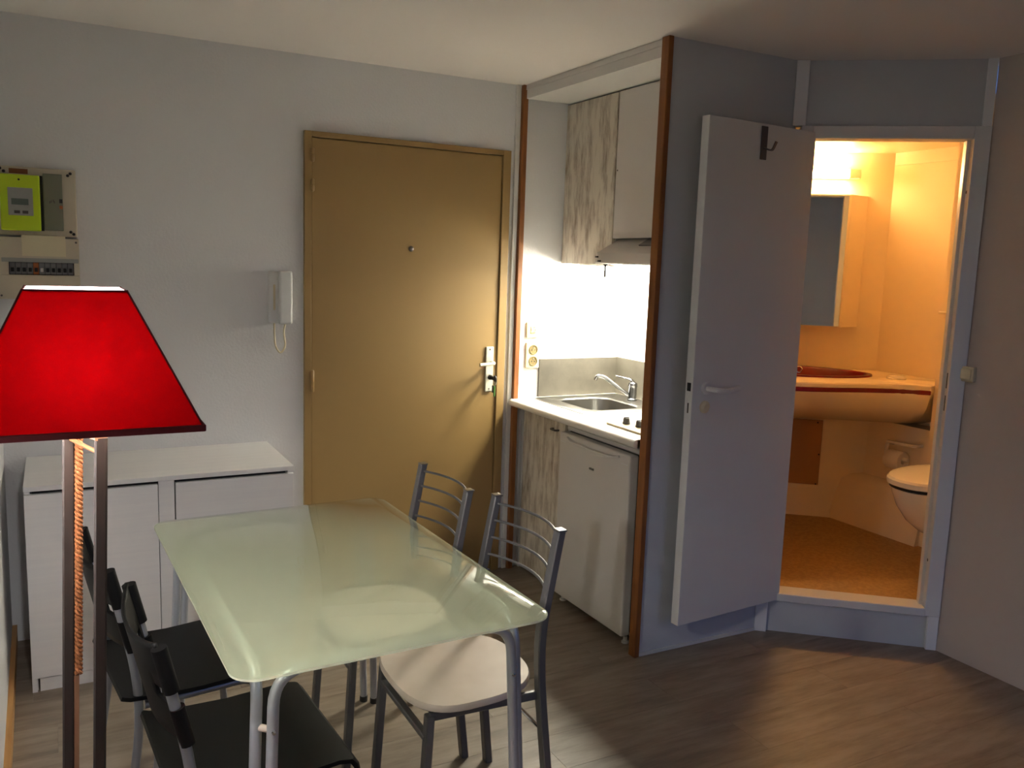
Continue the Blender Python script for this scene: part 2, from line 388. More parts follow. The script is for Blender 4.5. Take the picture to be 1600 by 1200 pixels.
# door buffer on right wall
b = B(); box(b, 1.208, 1.229, -1.678, -1.612, 1.172, 1.234, bev=.004); box(b, 1.2045, 1.209, -1.668, -1.622, 1.182, 1.224, bev=.002)
tag(mk('wall_switch', b, 'cream_plastic'), 'small square white switch box on the right wall beside bathroom doorway', 'switch')

# ------------------------------------------------------------------ bathroom interior
BF = .158; BC = 2.285
W2X, W3X = 2.22, 1.98
corner = (W2X, -.395)
inner = [dloc(.03, .05)[:2], dloc(.735, .05)[:2], (1.30, -1.64), (W3X, -1.64), (W3X, -.96), (W2X, -.96), corner, dloc(-.25, 1.58)[:2], (.76, .12), (.76, -1.13)]
def wallseg(name, p, q, z0, z1, th, m, label):
    p = Vector((p[0], p[1])); q = Vector((q[0], q[1])); d = (q-p).normalized(); n = Vector((d.y, -d.x))*th
    return struct(name, pr([tuple(p), tuple(q), tuple(q+n), tuple(p+n)], z0, z1), m, label)
wallseg('wall_bathroom_mirror', dloc(-.25, 1.58), corner, .0, BC+.05, -.05, 'bath_plastic', 'cream bathroom wall behind the mirror cabinet')
wallseg('wall_bathroom_right', corner, (W2X, -.96), .0, BC+.05, -.05, 'bath_plastic', 'cream bathroom wall right of the mirror cabinet')
struct('wall_bathroom_duct', bx(W3X, W2X+.05, -1.69, -.96, 0, BC+.05), 'bath_plastic', 'cream bathroom wall behind the toilet')
struct('wall_bathroom_side', bx(1.30, W3X, -1.69, -1.64, 0, BC+.05), 'bath_plastic', 'cream bathroom wall hidden beside the doorway')
struct('wall_bathroom_left', bx(.71, .76, -1.10, .30, 0, BC+.05), 'bath_plastic', 'cream bathroom wall behind the open door')
struct('wall_bathroom_far', bx(.76, 1.60, .22, .27, 0, BC+.05), 'bath_plastic', 'cream bathroom wall behind the kitchen')
bfp = [dloc(.046, .05)[:2], dloc(.74, .05)[:2], (1.30, -1.64), (W2X, -1.64), (W2X, -.39), (1.40, .22), (.76, .22), (.76, -1.09)]
struct('floor_bathroom', pr(bfp, BF-.04, BF), 'bath_floor', 'tan bathroom floor')
struct('ceiling_bathroom', pr(bfp, BC, BC+.04), 'bath_plastic', 'cream bathroom ceiling')
b = B(); box(b, W2X-.006, W2X-.0005, -.96, -.40, 2.215, BC)
struct('trim_7', b, 'bath_smooth', 'cream cove strip at the top of the bathroom wall')
# moulded plinth and lower walls
def dpoly(pts): return [dloc(*p)[:2] for p in pts]
def isect(yoff, X): # point on line local y=yoff with world x = X
    s = (X-AX+TY*yoff)/TX; return dloc(s, yoff)[:2]
b = B()
def lower(yo, X2, z):
    c = isect(yo, X2); a = dloc(-.25, yo)[:2]; e = (X2, -.96)
    return [(*a, z), (*c, z), (*e, z)]
sec = [lower(1.41, 1.945, BF), lower(1.425, 1.955, .20), lower(1.43, 1.975, .31), lower(1.436, 2.00, .40), lower(1.436, 2.04, .43), lower(1.436, 2.09, .44), lower(1.436, 2.10, .765)]
back = [dloc(-.25, 1.575)[:2], (W2X-.004, -.395-.002), (W2X-.004, -.96)]
rings = [[*s, (back[2][0], back[2][1], s[0][2]), (back[1][0], back[1][1], s[0][2]), (back[0][0], back[0][1], s[0][2])] for s in sec]
loft(b, rings)
struct('wall_bathroom_plinth', b, 'bath_smooth', 'moulded cream lower wall and plinth below the vanity', smooth=True)
b = B(); box(b, .02, .440, 1.4285, 1.4355, .345, .735, bev=.002)
ht = dput(tag(mk('access_hatch', b, 'bath_hatch'), 'tan access hatch with screws under the vanity', 'hatch'))
for sx, sz in ((.425, .35), (.43, .53), (.41, .72), (.06, .35), (.06, .72)):
    mk('screw', lt([(.0, 1.4245), (.005, 1.4255), (.005, 1.4290)], (sx, 0, sz), 8, 'Y'), 'black_gap', ht)

# vanity
va = thing('vanity', 'moulded cream vanity with red stripe and red basin', 'vanity', (1.6, -.5, 1.03))
front = [(-.25, .82), (-.05, .79), (.19, .785), (.36, .82), (.54, .885), (.72, .93), (.872, .925)]
outl = [Vector(dloc(*p)[:2]) for p in front]
# densify front
fr = []
for i in range(len(outl)-1):
    p0 = outl[max(i-1, 0)]; p1 = outl[i]; p2 = outl[i+1]; p3 = outl[min(i+2, len(outl)-1)]
    for k in range(5):
        t = k/5; fr.append(.5*((2*p1)+(-p0+p2)*t+(2*p0-5*p1+4*p2-p3)*t*t+(-p0+3*p1-3*p2+p3)*t**3))
fr.append(outl[-1])
rest = [Vector((W3X-.003, -.955)), Vector((W2X-.004, -.955)), Vector((W2X-.004, -.40)), Vector(dloc(-.25, 1.575)[:2])]
full = fr+rest
BCS = (.20, 1.27); bc = Vector(dloc(*BCS)[:2])
def toloc(p): d = Vector((p[0]-AX, p[1]-AY)); return (d.x*TX+d.y*TY, -d.x*TY+d.y*TX)
def ell(k, n, rx, ry):
    return [dloc(BCS[0]+rx*math.cos(2*PI*i/n), BCS[1]+ry*math.sin(2*PI*i/n))[:2] for i in range(n)]
def hit(poly, c, ang):
    d = Vector((math.cos(ang), math.sin(ang))); best = None
    for i in range(len(poly)):
        a, b2 = poly[i], poly[(i+1) % len(poly)]; e = b2-a; den = d.x*e.y-d.y*e.x
        if abs(den) < 1e-9: continue
        w = a-c; t = (w.x*e.y-w.y*e.x)/den; u = (w.x*d.y-w.y*d.x)/den
        if t > 0 and -1e-6 <= u <= 1+1e-6 and (best is None or t < best): best = t
    return c+d*(best or 1)
NB = 96
el = ell(0, NB, .43, .235); ring_out = []
for p in el:
    v = Vector(p)-bc; ring_out.append(hit(full, bc, math.atan2(v.y, v.x)))
b = B()
def under(p, gk):
    s, yy = toloc(p)
    if yy < 1.46: yy = yy+(1.46-yy)*gk
    return dloc(s, yy)[:2]
lv = [(.0, 1.008), (.0, .985), (.03, .955), (.10, .90), (.22, .855), (.42, .81), (.68, .77), (.95, .745)]
rg = [[(*under(p, gk), z) for p in ring_out] for gk, z in reversed(lv)]
ins = [tuple(bc+(p-bc)*(1-.006)) for p in ring_out]
rg.append([(*p, 1.026) for p in [tuple(bc+(q-bc)*(1-.003)) for q in ring_out]])
rg.append([(*p, 1.032) for p in [tuple(bc+(q-bc)*(1-.015)) for q in ring_out]])
rg.append([(*p, 1.033) for p in [tuple(q) for q in ell(0, NB, .44, .243)]])
rg.append([(*p, 1.00) for p in [tuple(q) for q in ell(0, NB, .43, .235)]])
loft(b, rg, True, False)
mk('body', b, 'bath_smooth', va, smooth=True)
b = B()
loft(b, [[(*p, z) for p in ell(0, NB, rx, ry)] for rx, ry, z in ((.452, .255, 1.033), (.450, .253, 1.042), (.43, .235, 1.042), (.415, .222, 1.03), (.38, .20, .97), (.30, .15, .90), (.10, .06, .88))], False, True)
bs = mk('basin', b, 'red_plastic', va, smooth=True, label='dark red basin')
rp_ = [dloc(.27+.017*math.cos(a_), 1.36) for a_ in [2*PI*k/20 for k in range(21)]]
mk('overflow_ring', tb([(p[0], p[1], 1.035+.017*math.sin(2*PI*k/20)) for k, p in enumerate(rp_)], .0045, 8), 'chrome', bs, smooth=True)
b = B()
o1 = [fr[i] for i in range(len(fr))]
loft(b, [[(p.x, p.y, .984), (p.x, p.y, 1.008), (bc.x+(p.x-bc.x)*1.006, bc.y+(p.y-bc.y)*1.006, 1.005), (bc.x+(p.x-bc.x)*1.006, bc.y+(p.y-bc.y)*1.006, .987)] for p in o1])
mk('stripe', b, 'red_plastic', va, smooth=True, label='dark red stripe')
q = (1.985, -.72)
mk('tumbler_ring', tb([(q[0]+.042*math.cos(a), q[1]+.042*math.sin(a), 1.037) for a in [2*PI*k/24 for k in range(25)]], .009, 8), 'porcelain', va, smooth=True)

# mirror cabinet
mc = dput(tag(bpy.data.objects.new('mirror_cabinet', None), 'cream mirror cabinet above the bathroom vanity', 'mirror')); COL.objects.link(mc)
mk('body', pr([(-.12, 1.462), (.494, 1.462), (.605, 1.575), (.605, 1.5795), (-.12, 1.5795)], 1.284, 2.04), 'bath_smooth', mc)
mk('mirror', bx(-.115, .482, 1.456, 1.4615, 1.288, 2.034), 'mirror', mc)
mk('edge_strip', bx(.483, .496, 1.452, 1.4615, 1.284, 2.04, bev=.002), 'bath_smooth', mc)
# wall lamp over mirror
MATS['bath_tube'] = emit('bath_tube', (1.0, .595, .235), BATH_POWER)
wl = dput(tag(bpy.data.objects.new('wall_lamp', None), 'glowing tube lamp above the bathroom mirror', 'lamp')); COL.objects.link(wl)
mk('base', bx(.10, .53, 1.545, 1.5795, 2.135, 2.185, bev=.004), 'bath_smooth', wl)
b = B(); sweep(b, [(.14, 1.52, 2.16), (.478, 1.52, 2.16)], circ(.022, 14)); mk('tube', b, 'bath_tube', wl, smooth=True)
mk('end_cap', bx(.479, .54, 1.49, 1.545, 2.132, 2.188, bev=.005), 'bath_smooth', wl)
mk('end_cap', bx(.08, .139, 1.49, 1.545, 2.132, 2.188, bev=.005), 'bath_smooth', wl)
# soap ledge
b = B(); box(b, 1.935, W3X-.0005, -1.03, -.968, 1.405, 1.418, bev=.004); box(b, 1.965, W3X-.0005, -1.02, -.978, 1.385, 1.406, bev=.003)
tag(mk('soap_shelf', b, 'bath_smooth'), 'tiny cream soap ledge on the wall beside the bathroom doorway', 'shelf')
# toilet roll holder + roll
rh = thing('toilet_roll_holder', 'cream wall-mounted toilet roll holder under the vanity', 'holder', (2.10, -.75, .60))
mk('arm', sw(fillet([(2.098, -.66, .655), (2.045, -.66, .665), (2.045, -.655, .585), (2.045, -.80, .585)], .02), circ(.011, 8)), 'porcelain', rh, smooth=True)
mk('bar', sw(fillet([(2.045, -.66, .668), (2.045, -.83, .672), (2.098, -.835, .672)], .015), rect(.024, .016, .003)), 'porcelain', rh)
b = B(); n = 28
loft(b, [[(2.045+r*math.cos(2*PI*k/n), yy, .575+r*math.sin(2*PI*k/n)) for k in range(n)] for r, yy in ((.019, -.675), (.050, -.675), (.052, -.678), (.052, -.767), (.050, -.770), (.019, -.770), (.019, -.675))], False, False)
tag(mk('toilet_roll', b, 'paper', smooth=True), 'white toilet roll on the holder beside the toilet', 'toilet roll')
# toilet, faces -X
to = thing('toilet', 'wall-hung white toilet with closed lid in the bathroom', 'toilet', (W3X, -1.262, .33))
def egg(L, w, z, x1=W3X, cy=-1.262, n=40, flat=.02):
    z += .018
    out = []
    for k in range(n):
        a = 2*PI*k/n; c, s = math.cos(a), math.sin(a)
        x = x1-flat-L*.40+L*.60*c*-1 if c > 0 else x1-flat-L*.40-L*.40*c
        e = .85 if c > 0 else .55
        out.append((x, cy+w/2*math.copysign(abs(s)**e, s), z))
    return out
b = B(); loft(b, [egg(.28, .16, .315), egg(.36, .24, .345), egg(.44, .30, .40), egg(.51, .345, .48), egg(.55, .365, .555), egg(.555, .37, .575)])
mk('bowl', b, 'porcelain', to, smooth=True)
b = B(); loft(b, [egg(.55, .365, .577), egg(.565, .38, .580), egg(.565, .38, .592)]); mk('seat', b, 'black_gap', to, smooth=True, label='seat blackened as the shade under the lid')  # seat coloured black to paint the shade between bowl and lid
b = B(); loft(b, [egg(.57, .385, .593), egg(.58, .395, .598), egg(.58, .395, .620), egg(.57, .385, .630), egg(.52, .34, .636), egg(.3, .2, .639)]); mk('lid', b, 'porcelain', to, smooth=True)

# ------------------------------------------------------------------ kitchen
bcab = thing('base_cabinet', 'whitewashed wood base cabinet under the sink', 'cabinet', (.3, -.23, 0))
mk('body', boxes([(.07, .62, -.035, -.02, .02, .862), (.07, .62, -.445, -.43, .02, .862), (.07, .62, -.43, -.035, .02, .04), (.60, .62, -.43, -.035, .04, .862)]), 'white_matt', bcab)
dr = mk('door', bx(.050, .068, -.432, -.026, .012, .846, bev=.0015), 'whitewashed_wood', bcab)
mk('handle', sw(fillet([(.05, -.325, .80), (.030, -.325, .80), (.030, -.375, .80), (.05, -.375, .80)], .01), circ(.005, 8)), 'knob_grey', dr, smooth=True)
struct('trim_8', bx(.045, .07, -.024, -.001, 0, .862), 'white_matt', 'pale filler strip beside the sink base cabinet')
ct = tag(mk('worktop', boxes([(-.022, .10, -1.10, -.002, .866, .904), (.58, .629, -1.10, -.002, .866, .904), (.10, .58, -.075, -.002, .866, .904), (.10, .58, -1.10, -.525, .866, .904)]), 'worktop_white'), 'white kitchen worktop lit brightly under the hood', 'worktop')
mk('edge_band', tb([(-.022, -1.10, .885), (-.022, -.002, .885)], .0188, 16), 'worktop_white', ct, smooth=True)
tag(mk('splashback', bx(.137, .629, -.013, -.0005, .9045, 1.102, bev=.0015), 'splash_grey'), 'grey stone-look splashback behind the sink on the left', 'splashback')
tag(mk('splashback', bx(.617, .6295, -1.10, -.0135, .9045, 1.104, bev=.0015), 'splash_grey'), 'grey stone-look splashback on the rear wall behind the tap', 'splashback')
# sink
sk = thing('sink', 'stainless steel inset sink in the white worktop', 'sink', (.34, -.30, .905))
b = B()
S = [rrect(.34, -.30, .262, .248, .03), rrect(.34, -.30, .262, .248, .03), rrect(.34, -.30, .255, .241, .03), rrect(.315, -.31, .152, .182, .075), rrect(.315, -.31, .146, .176, .075), rrect(.315, -.31, .135, .165, .07), rrect(.315, -.31, .12, .15, .06), rrect(.315, -.31, .03, .03, .028)]
Z = [.9045, .908, .911, .909, .903, .80, .775, .770]
loft(b, [[(x, y, z) for x, y in s] for s, z in zip(S, Z)], False, True)
mk('bowl', b, 'steel', sk, smooth=True)
mk('overflow', lt([(.0, .003), (.016, .003), (.018, 0)], (.315, -.31-.168, .865), 14, 'Y'), 'black_gap', sk)
mk('drain', lt([(.03, .7705), (.03, .773), (.018, .772), (.0, .771)], (.315, -.31, 0), 18), 'chrome', sk, smooth=True)
# tap
tp = thing('tap', 'chrome mixer tap behind the sink', 'tap', (.538, -.285, .911))
mk('body', lt([(.026, .909), (.026, .918), (.022, .922), (.022, .975), (.024, .985), (.022, 1.0), (.012, 1.006)], (.538, -.285, 0), 20), 'tap_chrome', tp, smooth=True)
mk('spout', tb(fillet([(.525, -.275, .935), (.40, -.222, 1.030), (.365, -.208, 1.033), (.358, -.205, 1.012)], .02), .0095, 12), 'tap_chrome', tp, smooth=True)
b = B(); sweep(b, fillet([(.545, -.29, .998), (.535, -.27, 1.018), (.50, -.19, 1.026)], .02), rect(.02, .009, .002)); mk('lever', b, 'tap_chrome', tp, smooth=True)
# hob
hb = thing('hob', 'cream electric hob at the right end of the worktop', 'hob', (.3, -.92, .905))
mk('plate', bx(.045, .53, -1.095, -.775, .9042, .914, bev=.002), 'hob_cream', hb)
for x, y in ((.108, -.838), (.118, -.918)):
    k = mk('knob', lt([(.017, .9145), (.017, .920), (.015, .922), (.014, .938), (.012, .940)], (x, y, 0), 16), 'knob_grey', hb, smooth=True)
    mk('grip', bx(x-.013, x+.013, y-.003, y+.003, .9395, .944, bev=.001), 'knob_grey', k)
for x, y, r in ((.25, -.93, .085), (.43, -.93, .072)): mk('hotplate', lt([(r, .914), (r, .920), (r-.008, .923), (.02, .923), (.018, .9215)], (x, y, 0), 28), 'dark_plastic', hb, smooth=True)
# fridge
fg = thing('fridge', 'white undercounter fridge between sink cabinet and wooden trim', 'fridge', (.3, -.765, 0))
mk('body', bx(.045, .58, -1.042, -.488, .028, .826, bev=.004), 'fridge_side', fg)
mk('top', bx(.030, .59, -1.046, -.484, .8265, .845, bev=.004), 'fridge_white', fg)
fd = mk('door', bx(-.012, .034, -1.044, -.486, .040, .822, bev=.008, seg=3), 'fridge_white', fg)
mk('seal', bx(.0345, .0445, -1.036, -.494, .05, .82), 'dark_plastic', fg)
mk('handle', sw(fillet([(-.010, -.56, .806), (-.021, -.60, .795), (-.023, -.765, .790), (-.021, -.93, .795), (-.010, -.97, .806)], .03), rect(.02, .010, .002)), 'fridge_white', fd, smooth=True)
for ya, yb in ((-.545, -.50), (-1.03, -.985)): mk('grip_highlight', bx(-.0135, -.0115, ya, yb, .779, .782), 'white_gloss', fd)  # pale lines paint the highlights on the lower edges of the grips
b = B()
for i in range(4): box(b, -.0135, -.0115, -.745-i*.010-.007, -.745-i*.010, .700, .710 if i % 2 else .7085)
mk('lettering', b, 'grey_print', fd, label='small grey maker lettering')
for x, y in ((.03, -.51), (.03, -1.02), (.55, -.51), (.55, -1.02)): mk('foot', lt([(.016, 0), (.016, .008), (.009, .010), (.009, .03)], (x, y, 0), 12), 'fridge_white', fg)
b = B(); box(b, .040, .060, -1.04, -.445, .8455, .8655); tag(mk('shade_strip', b, 'black_gap'), 'black strip painted as the shade between worktop and fridge top', 'shade_strip')  # black strip paints the shaded gap between worktop and fridge
# wall cabinets
uc = thing('wall_cabinet', 'whitewashed wood kitchen wall cabinet left of the hood', 'cabinet', (.44, -.23, 1.6))
mk('body', bx(.27, .629, -.452, -.001, 1.60, 2.388), 'white_matt', uc)
mk('door', bx(.250, .2695, -.450, -.003, 1.596, 2.384, bev=.0015), 'whitewashed_wood', uc)
uc2 = thing('wall_cabinet', 'plain white kitchen wall cabinet above the hood', 'cabinet', (.44, -.78, 1.72))
mk('body', bx(.27, .629, -1.104, -.456, 1.722, 2.388), 'white_matt', uc2)
d = mk('door', bx(.247, .2695, -1.104, -.462, 1.720, 2.384, bev=.0015), 'hood_white', uc2)
mk('screw_hole', lt([(.0, .2460), (.004, .2463), (.004, .2475)], (0, -.474, 2.03), 8, 'X'), 'black_gap', d)
# hood
MATS['hood_lens'] = emit('hood_lens', (1.0, .96, .79), HOOD_POWER)
hd = thing('cooker_hood', 'white slanted cooker hood under the plain white wall cabinet', 'hood', (.4, -.78, 1.6))
mk('body', pr([(.629, 1.718), (.285, 1.718), (.162, 1.650), (.156, 1.606), (.160, 1.600), (.629, 1.600)], -1.104, -.460, 'Y'), 'hood_white', hd)
def slope(x): return 1.650+(x-.162)/(.285-.162)*.068
mk('vent_panel', pr([(.225, slope(.225)), (.275, slope(.275)), (.273, slope(.275)+.004), (.223, slope(.225)+.004)], -1.10, -.70, 'Y'), 'hood_grey', hd)
for x, y, z in ((.156, -.475, 1.632), (.154, -.50, 1.613)): mk('button', bx(x-.007, x+.003, y-.008, y+.008, z-.004, z+.004, bev=.001), 'knob_grey', hd)
mk('lever', boxes([(.164, .170, -.534, -.526, 1.540, 1.600), (.160, .175, -.537, -.522, 1.594, 1.5998)]), 'black_gap', hd)
cl = thing('cabinet_lamp', 'glowing lamp under the whitewashed kitchen wall cabinet', 'lamp', (.40, -.24, 1.596))
for x0 in (.285, .50): mk('housing', bx(x0, x0+.015, -.43, -.12, 1.588, 1.5995), 'hood_white', cl)
mk('lens', bx(.301, .499, -.43, -.12, 1.572, 1.5995, bev=.004), 'hood_lens', cl)
# sockets
so = thing('light_switch', 'square cream double switch above the kitchen sockets', 'switch', (.093, 0, 1.254))
mk('plate', bx(.056, .131, -.012, -.0005, 1.214, 1.294, bev=.003), 'socket_cream', so)
for x in (.078, .095): mk('rocker', bx(x, x+.015, -.0155, -.011, 1.236, 1.272, bev=.0015), 'socket_cream', so)
b = B()
for x0, x1, z0, z1 in ((.082, .0845, 1.246, 1.262), (.079, .082, 1.252, 1.257), (.101, .1035, 1.246, 1.262), (.1035, .1065, 1.250, 1.256), (.083, .106, 1.2385, 1.2415), (.088, .107, 1.266, 1.2685)): box(b, x0, x1, -.0162, -.0152, z0, z1)
mk('symbol', b, 'grey_print', so)
so = thing('double_socket', 'cream double power socket beside the splashback', 'socket', (.096, 0, 1.12))
mk('plate', bx(.056, .135, -.012, -.0005, 1.057, 1.189, bev=.003), 'socket_cream', so)
for z in (1.152, 1.093):
    n = 24; b = B()
    loft(b, [[(.098+r*math.cos(2*PI*k/n), yy, z+r*math.sin(2*PI*k/n)) for k in range(n)] for r, yy in ((.0245, -.0118), (.0245, -.0155), (.021, -.0155), (.0195, -.0125), (.001, -.0125))], False, True)
    w = mk('outlet', b, 'socket_shadow', so, smooth=True)
    for dx, dz in ((-.009, -.002), (.009, -.002)): mk('pin_hole', lt([(.0, -.0132), (.003, -.0131), (.003, -.0126)], (.098+dx, 0, z+dz), 8, 'Y'), 'black_gap', w)
    mk('earth_pin', lt([(.0, -.0185), (.0028, -.017), (.0028, -.0126)], (.098, 0, z+.010), 8, 'Y'), 'steel', w)

# ------------------------------------------------------------------ meter board, breaker box, intercom on the back wall
mb = thing('meter_board', 'electric meter board with lime green meter on the back wall', 'electric meter', (-2.12, 0, 1.76))
mk('back_plate', bx(-2.262, -1.985, -.050, -.0005, 1.632, 1.888, bev=.004), 'panel_beige', mb)
lm = mk('meter', bx(-2.240, -2.108, -.086, -.0505, 1.650, 1.857, bev=.005), 'lime_plastic', mb, label='lime green meter')
mk('window', bx(-2.214, -2.132, -.089, -.086, 1.706, 1.808, bev=.0012), 'meter_grey', lm)
mk('display', bx(-2.203, -2.147, -.0902, -.089, 1.745, 1.768), 'display', lm)
for x in (-2.195, -2.168): mk('button', bx(x, x+.019, -.0902, -.089, 1.713, 1.724), 'knob_grey', lm)
mk('eyelet', lt([(.0, -.0865), (.004, -.0868), (.004, -.0862)], (-2.176, 0, 1.838), 8, 'Y'), 'black_gap', lm)
mk('side_gap', bx(-2.108, -2.098, -.060, -.0505, 1.652, 1.858), 'black_gap', mb)
mk('cover', bx(-2.097, -2.032, -.062, -.0505, 1.655, 1.868, bev=.002), 'panel_glass', mb)
mk('switch', bx(-2.044, -2.033, -.066, -.062, 1.760, 1.775), 'black_gap', mb)
mk('switch', bx(-2.044, -2.033, -.066, -.062, 1.738, 1.750), 'orange_plastic', mb)
b = B()
for x, z in ((-2.078, 1.757), (-2.073, 1.760), (-2.066, 1.763), (-2.063, 1.758)): box(b, x, x+.004, -.0628, -.0618, z, z+.009)
mk('print', b, 'grey_print', mb)
mk('label', bx(-2.208, -2.146, -.0515, -.0495, 1.862, 1.880), 'brown_label', mb)
for x, z in ((-2.225, 1.868), (-2.237, 1.878), (-2.012, 1.866), (-2.003, 1.874), (-2.008, 1.652), (-1.998, 1.644)):
    mk('screw', lt([(.0, -.056), (.005, -.055), (.006, -.0495)], (x, 0, z), 10, 'Y'), 'black_gap', mb)
bk = thing('breaker_box', 'cream breaker box under the lime green meter', 'fuse box', (-2.12, 0, 1.51))
mk('cover', boxes([(-2.262, -1.982, -.060, -.0005, 1.538, 1.626), (-2.262, -1.982, -.060, -.0005, 1.392, 1.484), (-2.262, -2.222, -.060, -.0005, 1.484, 1.538), (-2.002, -1.982, -.060, -.0005, 1.484, 1.538)], bev=.002), 'panel_beige', bk)
mk('strip', bx(-2.245, -1.985, -.0625, -.060, 1.532, 1.548), 'meter_grey', bk)
mk('recess', bx(-2.222, -2.002, -.04, -.02, 1.484, 1.538), 'black_gap', bk)
for i in range(11):
    x = -2.220+i*.0197
    r = mk('breaker', bx(x, x+.0185, -.052, -.041, 1.487, 1.531, bev=.001), 'orange_plastic' if i == 4 else 'breaker', bk)
    mk('toggle', bx(x+.004, x+.0145, -.060, -.0515, 1.496, 1.511, bev=.001), 'black_gap' if i != 5 else 'white_matt', r)
mk('note', bx(-2.176, -2.028, -.0625, -.060, 1.556, 1.634), 'cream_plastic', bk)
for x, z in ((-2.25, 1.612), (-1.992, 1.612), (-2.25, 1.405), (-1.992, 1.405)): mk('screw', lt([(.0, -.0625), (.004, -.062), (.004, -.0595)], (x, 0, z), 8, 'Y'), 'hook_metal', bk)
ic = thing('intercom', 'white intercom handset beside the entrance door', 'intercom', (-1.19, 0, 1.41))
mk('base', bx(-1.246, -1.150, -.030, -.0005, 1.294, 1.520, bev=.006), 'white_gloss', ic)
mk('handset', bx(-1.208, -1.150, -.062, -.0305, 1.290, 1.524, bev=.010, seg=3), 'white_gloss', ic)
mk('lit_strip', bx(-1.228, -1.219, -.034, -.0295, 1.352, 1.463, bev=.0015), 'cream_plastic', ic)  # light on the handset's side, built as a pale strip
mk('cord', tb(fillet([(-1.222, -.022, 1.293), (-1.222, -.022, 1.245), (-1.218, -.022, 1.19), (-1.195, -.022, 1.155), (-1.172, -.022, 1.19), (-1.182, -.022, 1.255), (-1.176, -.03, 1.292)], .03), .0042, 8), 'cream_plastic', ic, smooth=True)

# ------------------------------------------------------------------ shoe cabinet
sc = thing('shoe_cabinet', 'low white shoe cabinet against the back wall', 'cabinet', (-1.725, -.25, 0))
mk('top', bx(-2.196, -1.254, -.500, -.002, .744, .762, bev=.0015), 'cabinet_white', sc)
mk('body', boxes([(-2.194, -2.176, -.480, -.003, 0, .744), (-1.274, -1.256, -.480, -.003, 0, .744), (-2.176, -1.274, -.020, -.003, .0, .744), (-1.745, -1.702, -.480, -.02, .05, .744), (-2.176, -1.274, -.480, -.02, .045, .060)]), 'cabinet_white', sc)
mk('interior', bx(-2.17, -1.28, -.46, -.03, .07, .742), 'black_gap', sc)
mk('divider', bx(-1.757, -1.702, -.490, -.4805, .05, .744), 'cabinet_white', sc)
mk('flap_door', bx(-2.195, -1.760, -.500, -.4815, .052, .732, bev=.0015), 'cabinet_white', sc)
mk('flap_door', bx(-1.698, -1.2555, -.500, -.4815, .052, .732, bev=.0015), 'cabinet_white', sc)
mk('plinth', bx(-2.170, -1.28, -.492, -.478, 0, .048), 'cabinet_white', sc)
mk('plinth_foot', bx(-2.195, -2.178, -.496, -.4805, 0, .051), 'cabinet_white', sc)

# ------------------------------------------------------------------ dining table
tx, ty, trz = -1.432, -1.597, math.radians(2.0)
dt = thing('dining_table', 'frosted glass dining table with silver tube legs', 'table', (tx, ty, 0), trz, world=False)
b = B(); hx, hy = .380, .582
loft(b, [[(x, y, z) for x, y in rrect(0, 0, hx-i, hy-i, .055, 8)] for i, z in ((.003, .740), (.0, .7425), (.0, .7475), (.003, .750))])
tt = mk('tabletop', b, 'glass_clear', dt, smooth=True); tt.data.materials.append(MATS['glass_etched'])
for f in tt.data.polygons:
    if f.normal.z < .4: f.material_index = 1
def ubar(ax, p, q):
    """inverted U tube; legs splay outwards"""
    z = .7262
    if ax == 'x': pts = [(-q*1.0-.03, p+math.copysign(.028, p), .0), (-q, p, z), (q, p, z), (q+.03, p+math.copysign(.028, p), 0)]
    else: pts = [(p+math.copysign(.03, p), -q-.028, 0), (p, -q, z), (p, q, z), (p+math.copysign(.03, p), q+.028, 0)]
    return tb(fillet(pts, .075, 8), .0125, 14)
for s in (-1, 1): mk('end_frame', ubar('x', s*.524, .286), 'table_silver', dt, smooth=True)
for s in (-1, 1): mk('side_frame', ubar('y', s*.314, .495), 'table_silver', dt, smooth=True)
for sx in (-1, 1):
    for sy in (-1, 1):
        mk('spacer', tb([(sx*.292, sy*.528, .60), (sx*.318, sy*.501, .60)], .008, 10), 'seat_laminate', dt, smooth=True)
        mk('screw', lt([(.0, sy*.5445), (.005, sy*.5435), (.006, sy*.538)], (sx*.291, 0, .60), 10, 'Y'), 'chrome', dt)
        mk('pad', lt([(.014, .7375), (.015, .7399)], (sx*.20, sy*.524, 0), 14), 'panel_glass', dt)
        for fx_, fy_ in ((.316, .552), (.344, .523)): mk('foot_cap', lt([(.0135, 0), (.0145, .002), (.0145, .02), (.0128, .022)], (sx*fx_, sy*fy_, 0), 12), 'dark_plastic', dt)

